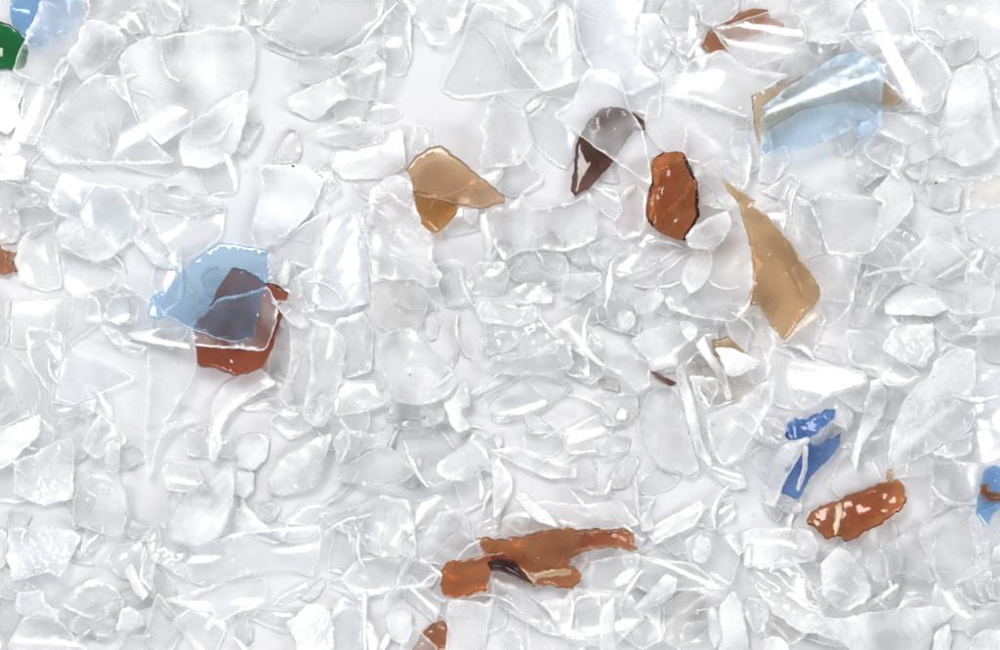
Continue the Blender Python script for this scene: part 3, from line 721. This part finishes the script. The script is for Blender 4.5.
3|x|clear|cr=.4 milk=0.41|large creased white fan with bright ridge|744,569 757,565 796,563 812,590 828,630 803,634 772,612
4|w|clear|milk=0.34 cr=.3|frosted mound-shaped chunk|820,566 828,555 838,547 850,553 871,583 868,600 843,612 822,598
4|k|clear|t=1.9 ew=1.|thick clear square block with white edges|918,532 940,518 965,504 976,514 987,548 988,568 978,572 947,590 940,587 927,556
2|k|clear|t=1.|clear wedge beside the square block|862,563 878,549 894,540 915,530 938,585 917,580 900,572 875,585
3|r|clear|milk=0.74|slanting white splinter|868,602 898,583 900,587 875,607 865,610
3|x|clear|cr=.45 milk=.28|long crinkled white sheet along the bottom edge|800,615 836,618 870,612 895,608 942,606 955,614 945,622 936,630 928,660 870,665 840,640 812,632
3|x|clear|milk=0.41|small crinkled flake along the bottom edge|935,632 948,622 952,640 948,665 930,665
3|g|clear||glassy rounded lump by the bottom corner|962,628 975,612 990,603 1012,600 1012,630 985,632 970,640
4|w|clear|milk=0.43|bright white lump in the bottom corner|968,655 972,638 985,628 1005,630 1012,645 1010,668 970,668
2|s|grey||grey flake at the edge|985,585 1012,570 1012,600 990,600
3|w|clear|milk=0.43|small white stub at the edge|990,560 995,545 1012,540 1012,565
3|w|clear|milk=0.43|white lump along the bottom edge|760,640 775,635 790,645 785,668 758,668
2|s|warm||faint warm clear flake|760,612 790,610 810,632 795,645 765,640
3|g|clear||sparkling glassy lump|743,595 762,598 770,615 760,635 748,625
"""


def parse_pts(s):
    return [tuple(float(v) for v in q.split(',')) for q in s.split()]


def parse_opts(s):
    o = {}
    for w in s.split():
        k, v = w.split('=')
        if k == 'fold':
            o['fold'] = {'ribs': [(82, off, .5, .24) for off in (-1.9, -1.05, -.2, .7, 1.6)],
                         'curl': [(82, 1.55, 1.0, .45), (70, -1.5, .3, .5), (10, 2.6, .5, .5)],
                         'ice': [(21, 1.0, .28, 1.1), (25, -1.2, .34, .9), (30, 2.8, .2, .9)]}[v]
        else:
            o[k] = float(v)
    return o


def seed_of(*a):
    return int(hashlib.md5(repr(a).encode()).hexdigest()[:8], 16)


ITEMS = []      # layer, order, kind, ...
LAND = []
for i, ln in enumerate(COLOURED.strip().splitlines()):
    la, stl, mat, op, desc, pts, short = ln.split('|')
    pts = parse_pts(pts)
    ITEMS.append((int(la), i, 'col', stl, mat, parse_opts(op), desc, pts, short))
    c = np.mean([(min(max(x, 0), 1000), min(max(y, 0), 650)) for x, y in pts], axis=0)
    if short not in ('dark stick', 'brown corner', 'smoky flake', 'orange triangle', 'covered tan flake', 'covered brown flake', 'brown hook', 'wide navy flake'):
        LAND.append((short, c))


def where(pts):
    """Which coloured flake it lies by, and on which side, in words."""
    c = np.mean([(min(max(x, 0), 1000), min(max(y, 0), 650)) for x, y in pts], axis=0)
    r = sorted(((float(np.hypot(*(c - lc))), nm, lc) for nm, lc in LAND), key=lambda q: q[0])
    d0, n0, l0 = r[0]
    dx, dy = c - l0
    if abs(dy) > 1.6 * abs(dx):
        return (('above the ' if dy < 0 else 'below the ') + n0,) * 2
    best = None
    for d, n, l in r[1:]:
        v = l - l0
        cosv = float(np.dot(v, (dx, dy)) / (np.hypot(*v) * np.hypot(dx, dy) + 1e-6))
        sc_ = cosv - np.hypot(*v) / 2500
        if best is None or sc_ > best[0]:
            best = (sc_, n, cosv)
    if best[2] > .8:
        return 'between the ' + n0 + ' and ' + best[1], 'beside the ' + n0
    return ('beside the ' + n0,) * 2


for i, ln in enumerate(CLEAR.strip().splitlines()):
    la, stl, mat, op, desc, pts = ln.split('|')
    ITEMS.append((int(la), 100 + i, 'clear', stl, mat, parse_opts(op), desc, parse_pts(pts), None))

# low pieces that show through the clear ones, where the pile is deep
GAPS = [(290, 75, 16), (270, 118, 18), (430, 95, 34), (460, 125, 20), (550, 165, 18), (450, 245, 20), (208, 412, 16), (180, 455, 14), (130, 422, 18),
        (150, 500, 10), (105, 555, 14), (255, 420, 14), (820, 165, 28), (850, 180, 14), (930, 600, 10)]
DARK_COL = [c for c in ITEMS if c[2] == 'col']
frng = random.Random(77)
LOW = []
tries = 0
while len(LOW) < 95 and tries < 6000:
    tries += 1
    x, y = frng.uniform(-5, 1005), frng.uniform(-5, 655)
    dens = 1.0 if x > 430 and y > 230 else (.65 if (x > 300 or y < 60) else .6)
    if frng.random() > dens:
        continue
    rad = frng.uniform(18, 52)
    if any(math.hypot(x - a, y - b) < r + rad * .9 for a, b, r in GAPS):
        continue
    if any(math.hypot(x - q[0], y - q[1]) < (rad + q[2]) * .40 for q in LOW):
        continue
    LOW.append((x, y, rad))
# then close what is still bare outside the open gaps
CVX, CVY = np.meshgrid(np.arange(2, 1000, 5.0), np.arange(2, 650, 5.0))
COVER = np.zeros(CVX.shape, bool)
for it in ITEMS:
    COVER |= inside(it[7], CVX, CVY)
for a, b, r in GAPS:
    COVER |= np.hypot(CVX - a, CVY - b) < r + 8
for a, b, r in LOW:
    COVER |= np.hypot(CVX - a, CVY - b) < r * .8
while len(LOW) < 196 and (~COVER).any():
    iy, ix = np.nonzero(~COVER)
    q = frng.randrange(len(ix))
    rad = frng.uniform(17, 34)
    LOW.append((float(CVX[iy[q], ix[q]]), float(CVY[iy[q], ix[q]]), rad))
    COVER |= np.hypot(CVX - LOW[-1][0], CVY - LOW[-1][1]) < rad * .75
for j, (x, y, rad) in enumerate(LOW):
    n = frng.choice((4, 4, 5, 5, 6))
    el = frng.uniform(.5, 1.0); th = frng.uniform(0, math.pi)
    pts = []
    for k in range(n):
        a = math.tau * (k + frng.uniform(-.3, .3)) / n
        r = rad * frng.uniform(.75, 1.2)
        u, v = r * math.cos(a), r * el * math.sin(a)
        pts.append((x + u * math.cos(th) - v * math.sin(th), y + u * math.sin(th) + v * math.cos(th)))
    stl = frng.choice('ssssccccxxxgkmm')
    size = 'tiny' if rad < 20 else ('small' if rad < 26 else ('broad' if rad < 36 else 'large'))
    kindw = {'s': 'flat', 'c': 'curved', 'x': 'creased', 'g': 'lumpy', 'k': 'thick', 'm': 'hazy'}[stl]
    shp = ('narrow ' if el < .62 else '') + {4: 'four-sided', 5: 'five-sided', 6: 'many-sided'}[n]
    ITEMS.append((j % 3 // 2, 1000 + j, 'low', stl, frng.choice(('clear', 'clear', 'grey')), dict(ew=frng.uniform(.3, 1.0), milk=frng.uniform(.05, .2)),
                  f'{size} {kindw} {shp} clear piece low', pts, None))

# splinters standing on edge between the flakes
SPL = []
tries = 0
while len(SPL) < 92 and tries < 4000:
    tries += 1
    x, y = frng.uniform(0, 1000), frng.uniform(0, 650)
    if frng.random() > (1.0 if x > 380 and y > 240 else .35):
        continue
    if any(math.hypot(x - a, y - b) < r + 8 for a, b, r in GAPS) or any(math.hypot(x - a, y - b) < 22 for a, b in SPL):
        continue
    if any(inside(it[7], np.array([x, x + 12, x - 12, x, x]), np.array([y, y, y, y + 12, y - 12])).any() for it in DARK_COL):
        continue
    SPL.append((x, y))
for j, (x, y) in enumerate(SPL):
    ln_ = frng.uniform(9, 30); wd = frng.uniform(1.1, 3.6); th = frng.uniform(0, math.pi); bend = frng.uniform(-.5, .5)
    up, dn = [], []
    for k in range(5):
        u = -1 + k / 2
        w_ = wd * (1.05 - .75 * abs(u)) * frng.uniform(.7, 1.3)
        px, py = u * ln_, bend * ln_ * (u * u - .5)
        up.append((px, py + w_)); dn.append((px, py - w_))
    pts = [(x + u * math.cos(th) - v * math.sin(th), y + u * math.sin(th) + v * math.cos(th)) for u, v in up + dn[::-1]]
    mk = frng.uniform(.15, .7)
    ITEMS.append((frng.choice((1, 2, 2, 3)), 2000 + j, 'low', 'r', 'clear', dict(milk=mk, t=frng.uniform(.5, 1.1)),
                  ('short ' if ln_ < 14 else ('long ' if ln_ > 19 else '')) + ('thin ' if wd < 2.2 else 'stout ') + ('bowed ' if abs(bend) > .25 else 'straight ')
                  + ('white' if mk > .42 else 'clear') + ' splinter ' + ('lying level' if abs(math.sin(th)) < .4 else ('standing upright' if abs(math.sin(th)) > .9 else 'lying slantwise')), pts, None))

ITEMS.sort(key=lambda q: (q[0], q[1]))
OBJ = {}
USED = {}
NAME = {'s': 'plastic_flake', 'c': 'plastic_flake', 'm': 'plastic_flake', 'x': 'plastic_flake', 'h': 'plastic_flake',
        'k': 'plastic_chunk', 'w': 'plastic_chunk', 'g': 'plastic_chunk', 'r': 'plastic_sliver'}
PART_ROWS = {}
for ln in PARTS.strip().splitlines():
    own, nm, stl, mat, op, desc, pts = ln.split('|')
    PART_ROWS.setdefault(own, []).append((nm, stl, mat, parse_opts(op), desc, parse_pts(pts)))

for la, order, kind, stl, mat, op, desc, pts, short in ITEMS:
    o = build_flake(NAME[stl], pts, stl, op, mat, seed_of(order, desc))
    if kind == 'col':
        label = desc
        o['group'] = 'dyed plastic flakes'
        OBJ[short] = o
    else:
        w_ = where(pts)
        label = desc + ' ' + w_[0]
        if len(label.split()) > 15:
            label = desc + ' ' + w_[1]
        o['group'] = 'clear plastic flakes'
    if label in USED:
        for alt in ('sharp-cornered ', 'tilted ', 'partly hidden '):
            if alt + label not in USED:
                label = alt + label
                break
    USED[label] = 1
    o['label'] = label
    o['category'] = {'plastic_flake': 'flake', 'plastic_chunk': 'chunk', 'plastic_sliver': 'sliver'}[NAME[stl]]
    for nm, ps, pm, po, pd, pp_ in PART_ROWS.get(short, []) if short else []:
        c = build_flake(nm, pp_, ps, po, pm, seed_of(nm, pd), parent=o)
        c['label'] = pd


# ---------------------------------------------------------------- chips and dust of the same plastic, too fine to count
crng = random.Random(5)
CV, CF = [], []
for _ in range(520):
    x, y = crng.uniform(0, 1000), crng.uniform(0, 650)
    if any(math.hypot(x - a, y - b) < r for a, b, r in GAPS) and crng.random() < .9:
        continue
    hz = HMAP[int((y - HY0) / CELL), int((x - HX0) / CELL)] + .02
    rad = crng.choice((.06, .08, .1, .14, .2)) * crng.uniform(.7, 1.3)
    k = (D - hz) / D
    b = len(CV)
    n = crng.choice((3, 4, 5))
    a0 = crng.uniform(0, 6.3); el = crng.uniform(.35, 1)
    for lev in (0, rad * crng.uniform(.4, 1.0)):
        for i in range(n):
            a = a0 + math.tau * i / n
            q = rad * crng.uniform(.7, 1.2) * (1 if lev == 0 else .7)
            u, v = q * math.cos(a), q * el * math.sin(a)
            CV.append((((x - 500) * S * k + u * math.cos(a0) - v * math.sin(a0)) * MM, ((325 - y) * S * k + u * math.sin(a0) + v * math.cos(a0)) * MM, (hz + lev) * MM))
    CF.append(tuple(b + i for i in reversed(range(n))))
    CF.append(tuple(b + n + i for i in range(n)))
    CF += [(b + i, b + (i + 1) % n, b + n + (i + 1) % n, b + n + i) for i in range(n)]
cm = bpy.data.meshes.new('plastic_crumbs')
cm.from_pydata(CV, [], CF)
cm.materials.append(MATS['clear_thin'])
ca = cm.attributes.new('milk', 'FLOAT', 'POINT')
ca.data.foreach_set('value', np.full(len(CV), .5, np.float32))
crumbs = bpy.data.objects.new('plastic_crumbs', cm)
crumbs['kind'] = 'stuff'
crumbs['label'] = 'fine clear plastic chips and dust strewn over the flakes'
crumbs['category'] = 'plastic chips'
COL.objects.link(crumbs)

# ---------------------------------------------------------------- specks of dirt
SV, SF = [], []
srng = random.Random(9)
for x, y, rad in ((293, 166, .2), (410, 375, .12), (598, 380, .12), (957, 403, .12), (424, 417, .16), (88, 122, .06), (32, 306, .07), (597, 470, .07), (700, 315, .07), (905, 60, .07), (936, 183, .14)):
    hz = HMAP[int((y - HY0) / CELL), int((x - HX0) / CELL)] + .03
    k = (D - hz) / D
    b = len(SV)
    a0 = srng.uniform(0, 6.3); el = srng.uniform(.3, .8)
    for lev in (0, rad * .5):
        for i in range(5):
            a = math.tau * i / 5
            q = rad * srng.uniform(.7, 1.2)
            u, v = q * math.cos(a), q * el * math.sin(a)
            SV.append((((x - 500) * S * k + u * math.cos(a0) - v * math.sin(a0)) * MM, ((325 - y) * S * k + u * math.sin(a0) + v * math.cos(a0)) * MM, (hz + lev) * MM))
    SF.append(tuple(b + i for i in reversed(range(5)))); SF.append(tuple(b + 5 + i for i in range(5)))
    SF += [(b + i, b + (i + 1) % 5, b + 5 + (i + 1) % 5, b + 5 + i) for i in range(5)]
dm = bpy.data.meshes.new('dirt_specks')
dm.from_pydata(SV, [], SF)
dmat, N, L = new_mat('dark_dirt')
do = N.new('ShaderNodeOutputMaterial'); dp = N.new('ShaderNodeBsdfPrincipled'); dp.inputs['Roughness'].default_value = .8
dn = N.new('ShaderNodeTexNoise'); dn.inputs['Scale'].default_value = 5000
dr = N.new('ShaderNodeValToRGB'); dr.color_ramp.elements[0].color = (.02, .02, .02, 1); dr.color_ramp.elements[1].color = (.12, .1, .09, 1)
L.new(dn.outputs['Fac'], dr.inputs[0]); L.new(dr.outputs[0], dp.inputs['Base Color']); L.new(dp.outputs[0], do.inputs['Surface'])
dm.materials.append(dmat)
dirt = bpy.data.objects.new('dirt_specks', dm)
dirt['kind'] = 'stuff'
dirt['label'] = 'tiny dark specks of dirt scattered on the clear flakes'
dirt['category'] = 'dirt'
COL.objects.link(dirt)
